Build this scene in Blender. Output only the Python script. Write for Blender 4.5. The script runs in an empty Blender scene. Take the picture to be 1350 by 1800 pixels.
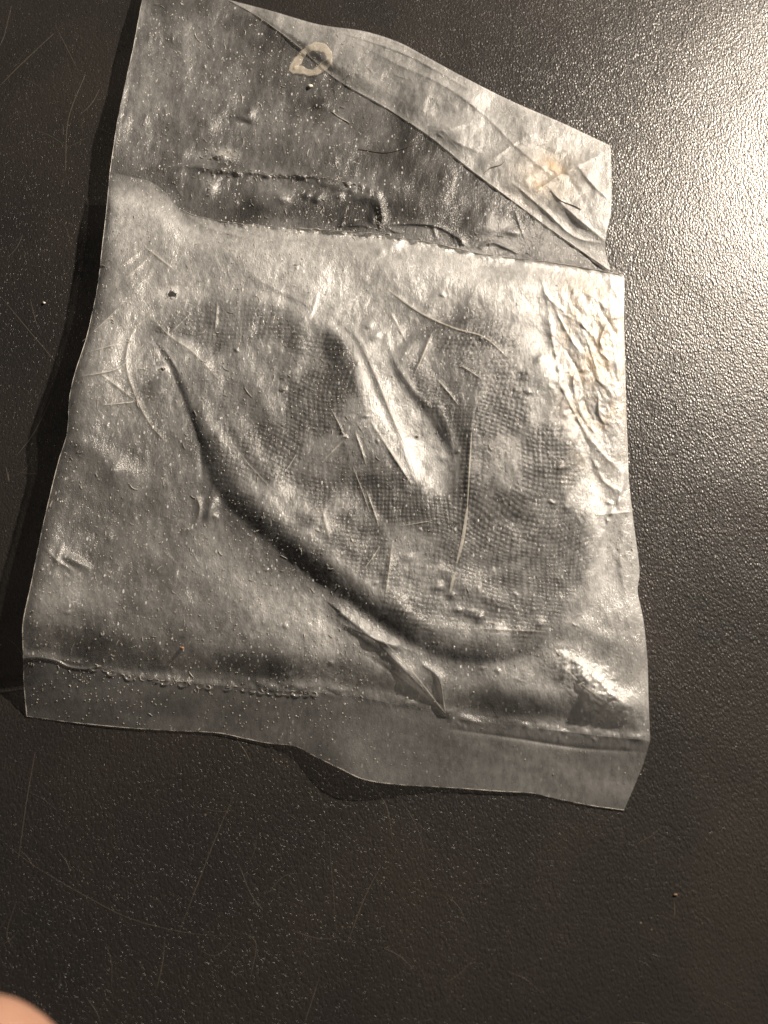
import bpy, math, random
import numpy as np
from mathutils import Vector

random.seed(7)
RNG = np.random.default_rng(7)
SC = bpy.context.scene

# ------------------------------------------------------------------ camera
TILT = math.radians(18.4)      # camera leans 18 degrees off straight down
CAMH = 0.135                   # 13.5 cm above the table
FPX = 1559.0                   # focal length in photo pixels
cam_d = bpy.data.cameras.new('camera')
cam = bpy.data.objects.new('camera', cam_d)
SC.collection.objects.link(cam)
cam.location = (0, 0, CAMH)
cam.rotation_euler = (TILT, 0, 0)
cam_d.sensor_fit = 'VERTICAL'
cam_d.sensor_height = 36.0
cam_d.sensor_width = 27.0
cam_d.lens = 36.0 * FPX / 1800.0
cam_d.clip_start = 0.002
cam_d.clip_end = 20
cam_d.dof.use_dof = True
cam_d.dof.focus_distance = 0.150
cam_d.dof.aperture_fstop = cam_d.lens / 1.1     # about 1.1 mm of aperture
SC.camera = cam
SC.render.resolution_x = 768
SC.render.resolution_y = 1024

# ------------------------------------------------------------------ light
w = bpy.data.worlds.new('World'); SC.world = w; w.use_nodes = True
bg = w.node_tree.nodes['Background']
bg.inputs[0].default_value = (1.0, 0.95, 0.88, 1)
bg.inputs[1].default_value = 0.06
LAMP_EL, LAMP_AZ, LAMP_D = math.radians(30), math.radians(45), 0.50
ctr = Vector((0.01, 0.05, 0))
ld = bpy.data.lights.new('desk_lamp', 'AREA'); ld.shape = 'DISK'; ld.size = 0.014
ld.energy = 7.6; ld.color = (1.0, 0.865, 0.715)
lo = bpy.data.objects.new('desk_lamp', ld); SC.collection.objects.link(lo)
ldir = Vector((math.cos(LAMP_EL)*math.sin(LAMP_AZ), math.cos(LAMP_EL)*math.cos(LAMP_AZ), math.sin(LAMP_EL)))
lo.location = ctr + ldir*LAMP_D
lo.rotation_euler = (-ldir).to_track_quat('-Z', 'Y').to_euler()
SC.view_settings.view_transform = 'Standard'
SC.view_settings.look = 'None'
SC.view_settings.exposure = 0.0
SC.view_settings.gamma = 1.0
SC.render.engine = 'CYCLES'
SC.cycles.transparent_max_bounces = 24
SC.cycles.max_bounces = 10
SC.cycles.denoising_prefilter = 'ACCURATE'

# ------------------------------------------------------------------ geometry helpers
U = 0.000091        # metres per unit of height (one photo pixel at mid table)
ct, st = math.cos(TILT), math.sin(TILT)
def P(x, y, h=0.0):
    """point on the surface h units above the table, seen at x, y of the photograph"""
    x = np.asarray(x, float); y = np.asarray(y, float); z = np.asarray(h, float)*U
    a = (x-675)/FPX; b = (900-y)/FPX
    dx, dy, dz = a, b*ct+st, b*st-ct
    t = (z-CAMH)/dz
    return np.stack([dx*t, dy*t, z+0*t], -1)

def link(o, parent=None):
    SC.collection.objects.link(o)
    if parent is not None: o.parent = parent
    return o
def mesh_obj(name, verts, faces, mat, parent=None, smooth=True, attrs=None):
    verts = np.asarray(verts, np.float32).reshape(-1, 3)
    me = bpy.data.meshes.new(name)
    faces = np.asarray(faces, np.int32)
    n, k = faces.shape
    me.vertices.add(len(verts)); me.vertices.foreach_set('co', verts.ravel())
    me.loops.add(n*k); me.loops.foreach_set('vertex_index', faces.ravel())
    me.polygons.add(n)
    me.polygons.foreach_set('loop_start', np.arange(0, n*k, k, dtype=np.int32))
    me.polygons.foreach_set('loop_total', np.full(n, k, np.int32))
    me.update(calc_edges=True)
    me.polygons.foreach_set('use_smooth', np.full(n, smooth))
    for an, av in (attrs or {}).items():
        at = me.attributes.new(an, 'FLOAT', 'POINT'); at.data.foreach_set('value', np.asarray(av, np.float32).ravel())
    if mat: me.materials.append(mat)
    return link(bpy.data.objects.new(name, me), parent)
def grid_faces(nu, nv):
    i = np.arange(nv-1)[:, None]*nu + np.arange(nu-1)[None]
    return np.stack([i, i+nu, i+nu+1, i+1], -1).reshape(-1, 4)

def spline(pts, n):
    """Catmull-Rom resampled evenly by length"""
    p = np.asarray(pts, float)
    q = np.vstack([2*p[0]-p[1], p, 2*p[-1]-p[-2]])
    out = []
    for i in range(1, len(q)-2):
        t = np.linspace(0, 1, 24, endpoint=False)[:, None]
        a, b, c, d = q[i-1], q[i], q[i+1], q[i+2]
        out.append(.5*(2*b+(c-a)*t+(2*a-5*b+4*c-d)*t**2+(3*b-a-3*c+d)*t**3))
    out = np.vstack(out+[q[-2][None]])
    s = np.r_[0, np.cumsum(np.hypot(*np.diff(out, axis=0).T))]
    ss = np.linspace(0, s[-1], n)
    return np.stack([np.interp(ss, s, out[:, k]) for k in range(out.shape[1])], -1)
def coons(top, bottom, left, right, nu, nv):
    T, B, L, R = spline(top, nu), spline(bottom, nu), spline(left, nv), spline(right, nv)
    u = np.linspace(0, 1, nu)[None, :, None]; v = np.linspace(0, 1, nv)[:, None, None]
    return ((1-v)*T[None]+v*B[None]+(1-u)*L[:, None]+u*R[:, None]
            - ((1-u)*(1-v)*T[0]+u*(1-v)*T[-1]+(1-u)*v*B[0]+u*v*B[-1]))

# ------------------------------------------------------------------ height rasters (units = photo pixels, 1 px step, shifted by 100)
OX, OY, W, H = 100, 120, 1500, 1640
YY, XX = np.mgrid[0:H, 0:W].astype(np.float32)
XX -= OX; YY -= OY
def smooth(a, b, x):
    t = np.clip((x-a)/(b-a), 0, 1); return t*t*(3-2*t)
def noise(scale, seed, sx=1.0, sy=1.0, ang=0.0):
    """value noise with feature size 'scale' px, stretched and turned; range about -1..1"""
    r = np.random.default_rng(seed)
    c, s = math.cos(ang), math.sin(ang)
    x = (XX*c+YY*s)/(scale*sx)+500; y = (-XX*s+YY*c)/(scale*sy)+500
    x0 = np.floor(x).astype(int); y0 = np.floor(y).astype(int)
    fx = x-x0; fy = y-y0
    fx = fx*fx*fx*(fx*(fx*6-15)+10); fy = fy*fy*fy*(fy*(fy*6-15)+10)
    g = r.uniform(-1, 1, (512, 512)).astype(np.float32)
    a = g[y0 % 512, x0 % 512]; b = g[y0 % 512, (x0+1) % 512]
    c_ = g[(y0+1) % 512, x0 % 512]; d = g[(y0+1) % 512, (x0+1) % 512]
    return (a*(1-fx)+b*fx)*(1-fy)+(c_*(1-fx)+d*fx)*fy
def fbm(scale, seed, octs=4, gain=.5, **k):
    return sum(noise(scale/2**i, seed+i*17, **k)*gain**i for i in range(octs))
def seg_dist(pts, pad):
    """distance to a polyline, signed side, arc fraction, inside its padded box"""
    p = np.asarray(pts, float)
    x0 = int(max(0, p[:, 0].min()-pad+OX)); x1 = int(min(W, p[:, 0].max()+pad+OX+1))
    y0 = int(max(0, p[:, 1].min()-pad+OY)); y1 = int(min(H, p[:, 1].max()+pad+OY+1))
    X, Y = XX[y0:y1, x0:x1], YY[y0:y1, x0:x1]
    best = np.full(X.shape, 1e9, np.float32); side = np.zeros_like(best); frac = np.zeros_like(best)
    L = np.r_[0, np.cumsum(np.hypot(*np.diff(p, axis=0).T))]
    for i in range(len(p)-1):
        a, d = p[i], p[i+1]-p[i]; ll = d@d+1e-9
        t = np.clip(((X-a[0])*d[0]+(Y-a[1])*d[1])/ll, 0, 1)
        ex, ey = X-a[0]-t*d[0], Y-a[1]-t*d[1]
        dd = np.hypot(ex, ey); m = dd < best
        best[m] = dd[m]; side[m] = np.sign(d[0]*ey-d[1]*ex)[m]; frac[m] = ((L[i]+t*math.sqrt(ll))/L[-1])[m]
    return (slice(y0, y1), slice(x0, x1)), best, side, frac
D_ = G_ = E_ = None
def ridge(F, pts, width, amp, taper=True, asym=1.0, crinkle=0.0, curve=True):
    """a crease: sharp-topped ridge; asym > 1 widens the left flank (seen along the line)"""
    if curve and len(pts) > 2: pts = spline(pts, len(pts)*6)
    sl, d, s, f = seg_dist(pts, width*max(asym, 1)*3+4)
    wd = np.where(s < 0, width*asym, width)
    prof = np.exp(-(np.sqrt((d/wd)**2+.04)-.2)*1.5)*(d < wd*3)*(1-smooth(2, 3, d/wd))
    e = np.sin(np.pi*np.clip(f, 0.02, .98))**.6 if taper else 1
    if F is D_: amp = amp*.42
    if F is G_: amp = amp*.5
    if F is E_: amp = amp*.6
    if crinkle: e = e*(1+crinkle*noise(9, 91)[sl])
    F[sl] += amp*prof*e
def bump(F, x, y, rx, ry, amp, ang=0, power=2):
    if F is E_: amp = amp*.6
    c, s = math.cos(ang), math.sin(ang); r = max(rx, ry)*3
    y0, y1 = int(max(0, y-r+OY)), int(min(H, y+r+OY)); x0, x1 = int(max(0, x-r+OX)), int(min(W, x+r+OX))
    X, Y = XX[y0:y1, x0:x1]-x, YY[y0:y1, x0:x1]-y
    a, b = X*c+Y*s, -X*s+Y*c
    F[y0:y1, x0:x1] += amp*np.exp(-((a/rx)**2+(b/ry)**2)**(power/2))
def sdf(poly):
    """signed distance, positive inside"""
    p = np.asarray(poly, float); q = np.vstack([p, p[:1]])
    sl, d, _, _ = seg_dist(q, 3000)
    inside = np.zeros((H, W), bool)
    for i in range(len(p)):
        (xa, ya), (xb, yb) = q[i], q[i+1]
        if ya == yb: continue
        c = ((ya > YY) != (yb > YY)) & (XX < (xb-xa)*(YY-ya)/(yb-ya)+xa)
        inside ^= c
    out = np.full((H, W), -1e3, np.float32); out[sl] = d
    return np.where(inside, out, -out)
def box(F, r):
    """cheap blur"""
    for ax in (0, 1):
        for _ in range(2):
            c = np.cumsum(np.pad(F, [(r+1, r) if a == ax else (0, 0) for a in (0, 1)], mode='edge'), axis=ax, dtype=np.float64)
            F = ((c[2*r+1:] - c[:-2*r-1]) if ax == 0 else (c[:, 2*r+1:] - c[:, :-2*r-1]))/(2*r+1)
    return F.astype(np.float32)
def sample(F, xy):
    x = np.clip(xy[..., 0]+OX, 0, W-1.01); y = np.clip(xy[..., 1]+OY, 0, H-1.01)
    x0 = x.astype(int); y0 = y.astype(int); fx = x-x0; fy = y-y0
    return (F[y0, x0]*(1-fx)+F[y0, x0+1]*fx)*(1-fy)+(F[y0+1, x0]*(1-fx)+F[y0+1, x0+1]*fx)*fy

# ------------------------------------------------------------------ outlines traced on the table
LEFT_TOP = [(262,-46),(250,0),(236,75),(224,130),(208,205),(200,255),(193,303)]
LEFT_LOW = [(193,303),(187,370),(180,430),(172,500),(160,560),(150,600),(132,655),(122,700),(118,760),(103,810),(88,870),(72,940),(56,1020),(41,1090),(40,1125),(41,1152)]
MOUTH = [(193,303),(232,311),(270,322),(300,348),(318,368),(345,380),(400,390),(480,398),(540,402),(600,406),(645,409),(700,417),(760,427),(800,436),(850,447),(960,460),(1040,473),(1097,484)]
RIGHT = [(1097,484),(1097,560),(1099,640),(1101,720),(1104,800),(1106,850),(1114,920),(1124,1000),(1121,1040),(1131,1090),(1138,1160),(1140,1230),(1143,1302)]
SEAM = [(41,1152),(100,1158),(170,1172),(230,1188),(330,1200),(400,1206),(480,1214),(560,1217),(650,1229),(740,1249),(790,1262),(860,1270),(960,1282),(1060,1294),(1143,1302)]
BOTTOM = [(47,1259),(130,1270),(220,1279),(300,1284),(380,1288),(430,1298),(470,1306),(520,1312),(555,1330),(600,1352),(640,1370),(700,1379),(800,1385),(880,1391),(935,1394),(980,1404),(1040,1416),(1097,1424)]
TOP = [(262,-46),(330,-22),(400,-1),(480,20),(560,43),(640,55),(700,74),(750,100),(820,138),(900,178),(990,217),(1073,256)]
FLAPR = [(1073,256),(1075,320),(1074,372),(1066,410),(1064,440),(1072,470),(1097,484)]
INNER = [(400,-1),(455,30),(520,78),(590,138),(680,190),(760,243),(830,300),(900,352),(985,415),(1072,476)]
CLOTH = [(236,560),(262,545),(300,520),(380,490),(470,500),(560,540),(610,565),(640,610),(665,680),(700,745),(740,800),(765,835),
         (778,830),(775,780),(735,730),(695,680),(672,625),(700,590),(760,565),(830,545),(900,560),(960,600),(1000,670),(1030,760),(1062,860),(1072,950),(1062,1030),
         (1025,1095),(960,1145),(880,1172),(800,1170),(740,1150),(690,1118),(620,1070),(540,1015),(470,960),(405,905),(360,850),(335,780),(300,715),(262,650),(240,600)]

# ------------------------------------------------------------------ height of each layer
def edge_x(y, line):
    p = np.array(line, float); return np.interp(y, p[:, 1], p[:, 0])
LE = edge_x(YY, LEFT_TOP+LEFT_LOW[1:]+[(47,1259)]).astype(np.float32)
lift_y = np.interp(YY[:, 0], [-60,0,60,130,200,260,330,420,520,620,700,760,830,900,980,1060,1150,1230,1259],
                             [18,22,30,27,36,33,27,27,30,38,42,38,33,34,37,37,32,16,1]).astype(np.float32)[:, None]
dl = np.clip(XX-LE, 0, None)
BACK = 3+lift_y*np.exp(-(dl/150)**1.5) + 2.0*(fbm(160, 3, 3)+.6)
BACK += 3*smooth(300, 0, YY)*(1+fbm(90, 55, 3))
BACK = BACK.astype(np.float32)

sd = sdf(spline(CLOTH, 150))
cn = fbm(70, 21, 3)
CL = np.zeros_like(XX)
CL = 26*np.sqrt(np.clip(1-(1-np.clip(sd/34, 0, 1))**2, 0, 1)) + 3*cn*smooth(0, 30, sd)
# rolled thick rim along the lower left, folded ridges beside it
ridge(CL, [(258,565),(314,655),(366,748),(402,822),(444,874),(510,934),(580,989),(660,1044),(737,1097),(828,1122),(922,1112),(995,1060)], 30, 13)
ridge(CL, [(262,548),(315,600),(380,690),(430,780),(500,870),(600,950),(680,1010),(780,1075)], 16, 8)
ridge(CL, [(400,560),(430,640),(470,720),(500,790)], 22, 7)
ridge(CL, [(690,1000),(790,1020),(880,1060),(960,1050)], 24, 8)
ridge(CL, [(560,560),(575,640),(560,700)], 24, -7)
ridge(CL, [(480,860),(600,850),(740,870)], 22, -6)
CL += 6*np.exp(-((XX-900)/120)**2-((YY-800)/170)**2)
CLB = box(np.where(sd > 0, CL, 0), 12)

_a = math.radians(8)
WX, WY = fbm(190, 301, 2)*22+fbm(22, 303, 2)*1.6, fbm(190, 311, 2)*22+fbm(22, 313, 2)*1.6
_u = ((XX+WX)*math.cos(_a)+(YY+WY)*math.sin(_a))/8.2; _v = (-(XX+WX)*math.sin(_a)+(YY+WY)*math.cos(_a))/8.0
WV = ((.5+.5*np.cos(2*np.pi*_u))*(.5+.5*np.cos(2*np.pi*_v))).astype(np.float32)

# front film: tented from the side folds over the cloth
XR = edge_x(YY, [(1073,256)]+RIGHT).astype(np.float32)
dr = np.clip(XR-XX, 0, None)
my = np.interp(XX[0], [p[0] for p in MOUTH], [p[1] for p in MOUTH]).astype(np.float32)[None]
sy = np.interp(XX[0], [p[0] for p in SEAM], [p[1] for p in SEAM]).astype(np.float32)[None]
dm = YY-my; ds = sy-YY
side = 14*np.sqrt(1-(1-np.clip(dl/30, 0, 1))**2)+8*np.sqrt(1-(1-np.clip(dr/22, 0, 1))**2)
FR = BACK+2.5+side*smooth(-5, 70, ds)*smooth(-20, 60, dm)
FR = np.maximum(FR, 0)
g = box(np.maximum(CLB, 0), 26)
CF = np.maximum(CLB, g*.9)
FR = np.where(CF+7 > FR-4, .5*(FR+CF+7+np.sqrt((FR-CF-7)**2+60)), FR)
FR = box(FR.astype(np.float32), 5)
D = np.zeros_like(XX)         # creases of the front film
D_ = D
D += 2.2*fbm(130, 31, 2) + 1.1*fbm(60, 37, 2) + .8*fbm(26, 41, 3, sx=1, sy=1.8, ang=.5) + .3*fbm(12, 51, 3, sx=1, sy=2, ang=-.25)
R = lambda *a, **k: ridge(D, *a, **k)
R([(590,560),(632,600),(655,650),(680,710),(708,780),(734,858)], 10, 8, asym=1.6)
R([(675,575),(692,630),(730,690),(785,745),(803,850)], 14, 7, asym=.8)
bump(D, 745, 800, 26, 70, -6, .45)
R([(680,508),(740,550),(800,577),(850,592),(895,630)], 4, 5)
R([(832,700),(826,790),(823,880),(812,960),(800,1010),(792,1045)], 10, 8, asym=1.6)
CW = []
for a in [(583,720,607,770,3,4),(624,758,644,818,3,4.5),(652,742,724,852,4,6),(645,865,666,925,3,5),(564,888,580,950,5,4),(690,952,677,1050,5,5),
          (608,768,570,808,3,3),(684,545,712,598,3,3.5),(760,585,730,655,4,5),(752,600,738,640,3,3),(770,668,806,712,3,4),(806,640,850,668,3,3),
          (560,510,545,560,4,2.5),(382,530,378,580,4,4),(180,660,240,705,3,3),(330,555,300,585,3,3),(150,620,220,600,3,3),(145,600,210,540,3,3),
          (845,1105,960,1110,4,3),(1052,905,1112,899,4,5),(640,1000,668,960,3,3),(620,820,650,900,3,3),(180,712,238,706,3,4),(210,470,250,440,3,3),(220,490,262,452,3,3),
          (256,435,300,470,4,4),(500,830,520,800,3,3),(700,925,760,915,3,3)]:
    R([(a[0],a[1]),(a[2],a[3])], a[4], a[5]*.9, crinkle=.5); CW.append({'p': [(a[0],a[1]), ((a[0]+a[2])/2+1, (a[1]+a[3])/2), (a[2],a[3])], 'w': .25+a[5]*.13})
R([(262,556),(238,576),(224,612),(223,650),(240,700),(262,742),(292,778)], 3.5, 3.2)
R([(138,662),(180,655),(206,648),(228,632)], 3, 4)
R([(262,556),(298,590),(340,620),(385,668)], 8, 4)
R([(270,600),(300,650),(330,720),(352,790),(356,870)], 9, -7)
R([(345,870),(352,895),(340,930)], 7, 9)
R([(286,610),(300,630),(316,660)], 3, 4)
R([(420,470),(470,500),(560,545)], 12, 5)
R([(310,360),(350,392),(420,415),(520,430)], 7, 6)
R([(600,1078),(650,1118),(705,1172),(783,1256)], 9, 13, asym=2.2, taper=False)
R([(740,1165),(772,1195),(783,1256)], 7, 12, asym=2)
R([(600,1095),(650,1120),(705,1140)], 9, 17, asym=2)
R([(640,1150),(700,1190),(760,1235)], 7, -5)
bump(D, 200, 828, 30, 30, 15, .7, 1.3); bump(D, 178, 800, 50, 16, 5, .5)
bump(D, 370, 895, 9, 24, 8, .3); bump(D, 130, 985, 22, 7, 7, .5); bump(D, 100, 985, 6, 26, 4, .3)
R([(78,962),(100,985),(128,1003)], 5, 7)
# crinkles at the right side
for pts, wd, am in [([(960,520),(968,580),(980,640),(992,690),(1030,760),(1062,800),(1092,830)],7,8),([(975,540),(1000,590),(1024,625)],4,5),([(985,548),(1022,570),(1050,600)],4,5),
        ([(1020,512),(1052,528),(1066,562)],5,6),([(1049,518),(1064,556),(1090,600)],5,-6),([(1010,700),(1010,660),(1032,645)],5,6),([(1012,690),(1024,730),(1046,762)],6,6),
        ([(1075,556),(1056,596),(1062,616)],4,6),([(1052,692),(1054,728),(1064,745)],6,7),([(1078,600),(1084,640),(1091,684)],4,6),([(1030,590),(1046,640),(1050,660)],3,4),
        ([(950,480),(962,520),(1000,555)],5,5),([(1073,485),(1076,505),(1092,530)],4,6),([(1087,490),(1091,525),(1090,545)],3,4),([(1040,560),(1050,610),(1078,640)],3,4),
        ([(1095,836),(1088,880),(1070,910),(1052,965)],8,8),([(1040,800),(1062,846),(1090,862)],6,5),([(1100,930),(1090,980),(1098,1040)],8,5),([(980,600),(1010,640),(1030,700)],5,-4),
        ([(1075,560),(1095,556)],3,5),([(1048,665),(1064,680)],4,4)]:
    R(pts, wd, am, crinkle=.5)
zone = np.exp(-((XX-1040)/60)**4-((YY-660)/170)**4)
D += zone*(1.6*np.abs(fbm(26, 61, 3, sx=.8, sy=2.2, ang=-.45)) + .5*fbm(8, 67, 2))
zone2 = np.exp(-(((XX-1040)*.8+(YY-1205)*.6)/75)**2-(((XX-1040)*-.6+(YY-1205)*.8)/26)**2)
D += zone2*(11+5.0*np.abs(fbm(18, 71, 3)))
R([(985,1150),(1030,1175),(1080,1225),(1125,1252)], 10, 8)
for x, y, r, a in [(770,1032,8,6),(795,1046,7,6),(830,1078,12,6),(843,1086,8,6),(806,1072,7,5),(720,980,10,4),(700,1060,12,5),(712,1075,8,5),(735,1090,8,4),(780,1005,14,5),(985,822,7,6),
                   (948,630,6,4),(500,660,6,4),(498,684,5,4),(660,590,9,6),(648,572,7,5),(690,430,14,9),(668,440,9,5),(780,805,8,4),(730,770,10,-4),(770,715,7,5),(330,930,10,3),
                   (845,595,5,3),(560,480,16,4),(425,430,30,5),(620,1130,16,4),(890,1010,20,3),(1060,1120,24,6),(1000,1100,20,5),(950,1110,22,5),(950,1095,10,4)]:
    bump(D, x, y, r*1.2, r*.8, a*.6, random.uniform(-.8, .8))
for _ in range(260):           # scattered short creases of handled film
    x, y = random.uniform(70, 1090), random.uniform(430, 1200)
    an = random.gauss(1.15, .6); L = random.uniform(8, 38)
    R([(x, y), (x+L*math.cos(an), y+L*math.sin(an))], random.uniform(1.4, 2.6), random.uniform(-1.0, 1.3))
for _ in range(120):
    bump(D, random.uniform(60, 1110), random.uniform(420, 1230), random.uniform(2, 5), random.uniform(2, 7), random.uniform(-1.2, 2.4), random.uniform(0, 3))
# frayed and lifted mouth edge
frill = np.exp(-np.clip(dm, 0, None)/10)*smooth(330, 420, XX)
D += frill*(2.5+3.5*fbm(17, 83, 3))*smooth(1000, 820, XX) + 3*np.exp(-np.clip(dm, 0, None)/5)
contact = smooth(14, 50, sd)*smooth(-.35, .35, fbm(80, 321, 3)+.15)
D += contact*.32*(WV-.35)
D *= smooth(-2, 12, ds)*smooth(0, 10, dl+2)*smooth(0, 6, dr+1)
FR = FR+D
# heat-seal: little puckers where the front film meets the hem
pk = np.exp(-((ds-4)/9)**2)*smooth(140, 300, XX)
FR += pk*(2.0*np.abs(fbm(22, 95, 2)))
BACKS = BACK.copy()
FR = np.maximum(FR, BACKS+1.6)
FR = np.where(sd > -6, np.maximum(FR, CL+3), FR)

# flap: the single sheet above the mouth
E = np.zeros_like(XX); E_ = E
up = smooth(10, 60, my-YY)
E_ = E; E += up*(4.0*fbm(100, 101, 2, ang=.3)+.8*fbm(20, 111, 3, sx=1, sy=1.8, ang=.25))
def RE(*a, **k): ridge(E, *a, **k)
RE([(250,300),(330,292),(400,300),(470,306),(560,311),(650,330),(672,352)], 8, 8, asym=.7, taper=True)
E += np.exp(-((YY-np.interp(XX[0], [380,420,560,650], [300,303,311,330])[None])/7)**2)*smooth(370,400,XX)*smooth(680,640,XX)*4.5*np.maximum(fbm(13, 121, 2), 0)
for x, y, rx, ry, a in [(493,347,15,10,9),(540,343,9,7,7),(556,352,6,5,5),(572,322,14,8,6),(600,330,12,7,5),(640,345,24,10,9),(668,368,9,20,10),(655,385,7,10,6),(596,345,6,4,5),(620,335,8,5,5),
                        (430,206,14,6,5),(440,196,7,9,5),(432,218,7,4,-4),(384,272,30,9,6),(366,298,22,8,5),(372,330,8,16,6),(390,300,10,8,4),(400,170,16,20,3),(470,360,30,14,4),
                        (560,345,10,7,5),(900,408,12,6,5),(860,400,40,14,4),(800,350,60,40,4),(690,330,22,10,4),(370,118,24,20,4),(300,170,30,24,4),(320,90,18,40,4),(290,260,30,14,3),(562,185,10,5,5),(600,210,16,5,3),
                        (410,350,26,20,3),(350,350,26,20,2)]:
    bump(E, x, y, rx, ry, a, random.uniform(-.4, .4))
RE([(680,396),(720,393),(765,397),(795,412),(800,425)], 3, 6); RE([(680,400),(715,418),(745,428),(790,430)], 3, 6)
RE([(608,397),(640,396),(652,405)], 3, 5); RE([(665,350),(672,380),(665,405)], 4, 8); RE([(606,385),(592,408)], 3, 5)
RE([(840,440),(850,430),(870,427),(895,436)], 3, 5); RE([(795,410),(812,424),(806,438)], 4, 8); RE([(830,445),(800,430)], 3, 4)
RE([(872,430),(900,440),(915,452)], 3, 4); RE([(762,395),(766,418)], 3, 4)
for _ in range(150):
    x, y = random.uniform(230, 700), random.uniform(0, 400)
    if y > 60 and x > 420+y*1.6: continue
    an = random.gauss(1.45, .25); L = random.uniform(6, 26)
    RE([(x, y), (x+L*math.cos(an), y+L*math.sin(an))], random.uniform(1.5, 2.5), random.uniform(-1.3, 2.0))
RE([(905,370),(912,392),(922,418)], 3, 4)
E += 9*smooth(280, 330, YY)*smooth(560, 380, XX)*smooth(my-8, my-60, YY)*.4
BK = BACK+E*smooth(-3, 10, dl)
BK = np.where(dm > -8, BACK, BK)
BK = np.maximum(BK, 2)

# folded-over corner
inn = np.interp(XX[0], [p[0] for p in INNER], [p[1] for p in INNER]).astype(np.float32)[None]
tp = np.interp(XX[0], [p[0] for p in TOP], [p[1] for p in TOP]).astype(np.float32)[None]
q = np.clip((YY-tp)/np.maximum(inn-tp, 8), 0, 1)
G = np.zeros_like(XX); G_ = G
G += 1.5*fbm(60, 131, 3)
for pts, wd, am in [([(600,60),(690,108),(780,150),(850,200),(900,250),(960,300),(1010,330)],7,5),([(560,44),(700,90),(760,120),(830,160)],4,4),([(935,340),(1000,300),(1073,262)],5,6),
      ([(1012,285),(1040,322),(1072,352)],6,8),([(966,330),(1000,370),(1064,424)],7,9),([(900,320),(960,372),(1010,416),(1062,428)],5,5),([(985,295),(1010,330),(1040,380)],12,-5),
      ([(745,240),(790,226),(830,215)],6,5),([(860,285),(900,255),(930,238)],5,4),([(930,285),(975,300),(985,330)],9,5),([(780,225),(800,248),(850,270)],8,4),([(880,330),(960,300)],12,4)]:
    ridge(G, pts, wd, am, crinkle=.3)
for _ in range(40):
    x = random.uniform(600, 1050); y = np.interp(x, [400,1072], [40,360])+random.uniform(-60, 60)
    an = random.uniform(0, 3.1); L = random.uniform(8, 30)
    ridge(G, [(x, y), (x+L*math.cos(an), y+L*math.sin(an))], 2.5, random.uniform(-1.5, 2))
FOLD = BK+1.5+7*np.sqrt(q*(2-q)*.999)*smooth(400, 620, XX)*(1-.88*smooth(.7, 1, q))+G*smooth(0, .06, q)
FOLD = np.maximum(FOLD, BK+1.2)

# hem
HEMB = np.interp(XX[0], [47,300,470,540,600,660,760,930,1097], [1.5,3,3,12,26,20,6,3,1.5]).astype(np.float32)[None]
by = np.interp(XX[0], [p[0] for p in BOTTOM], [p[1] for p in BOTTOM]).astype(np.float32)[None]
HEMB = box(np.repeat(HEMB, H, 0), 22)
qq = np.clip((YY-sy)/np.maximum(by-sy, 8), 0, 1)
HEM = (1-qq)*FR + qq*HEMB + 4*np.sin(np.pi*qq)*fbm(150, 141, 2) + .35*fbm(30, 143, 3, sx=2)*np.sin(np.pi*qq)
SEAMP = [(50,1156),(110,1162),(170,1176),(230,1190),(330,1202),(400,1208),(480,1216),(560,1220)]
# squiggle of trapped film along the seal
sq = []
for i in range(26):
    x = 165+i*15.5; y = np.interp(x, [p[0] for p in SEAM], [p[1] for p in SEAM])+2
    r = random.uniform(5, 8.5)
    a0 = random.uniform(-.3, .5)
    if random.random() < .8:
        ridge(HEM, [(x+r*math.cos(t), y+r*.9*math.sin(t)) for t in np.linspace(a0, a0+random.uniform(2, 3.2), 6)], 1.8, random.uniform(2, 3.6), taper=True)
ridge(HEM, [(41,1157),(70,1156),(100,1162),(120,1172),(150,1176),(175,1172)], 2, 3, taper=False)
for i in range(16):
    x = 800+i*21+random.uniform(-9, 9); y = np.interp(x, [p[0] for p in SEAM], [p[1] for p in SEAM])
    ridge(HEM, [(x, y+4), (x+random.uniform(-9, 9), y+random.uniform(8, 26))], random.uniform(2, 5), random.uniform(.2, 1.2), taper=True)
ridge(HEM, [(780,1280),(900,1297),(1020,1315),(1140,1322)], 6, -2)
HEM = np.maximum(HEM, .8)

# ------------------------------------------------------------------ materials
def new_mat(name):
    m = bpy.data.materials.new(name); m.use_nodes = True
    nt = m.node_tree; nt.nodes.clear()
    return m, nt, nt.nodes, nt.links
def N(nt, t, **k):
    n = nt.nodes.new(t)
    for a, b in k.items():
        if a in n.inputs: n.inputs[a].default_value = b
        else: setattr(n, a, b)
    return n
def math_(nt, op, a, b=None, clamp=False):
    n = nt.nodes.new('ShaderNodeMath'); n.operation = op; n.use_clamp = clamp
    for i, v in enumerate((a, b)):
        if v is None: continue
        if isinstance(v, (int, float)): n.inputs[i].default_value = v
        else: nt.links.new(v, n.inputs[i])
    return n.outputs[0]
def mapr(nt, v, a, b, c=0.0, d=1.0):
    n = nt.nodes.new('ShaderNodeMapRange'); nt.links.new(v, n.inputs[0])
    for i, x in enumerate((a, b, c, d)): n.inputs[i+1].default_value = x
    return n.outputs[0]
def mix_shader(nt, f, a, b):
    n = nt.nodes.new('ShaderNodeMixShader')
    if isinstance(f, (int, float)): n.inputs[0].default_value = f
    else: nt.links.new(f, n.inputs[0])
    nt.links.new(a, n.inputs[1]); nt.links.new(b, n.inputs[2]); return n.outputs[0]
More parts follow.
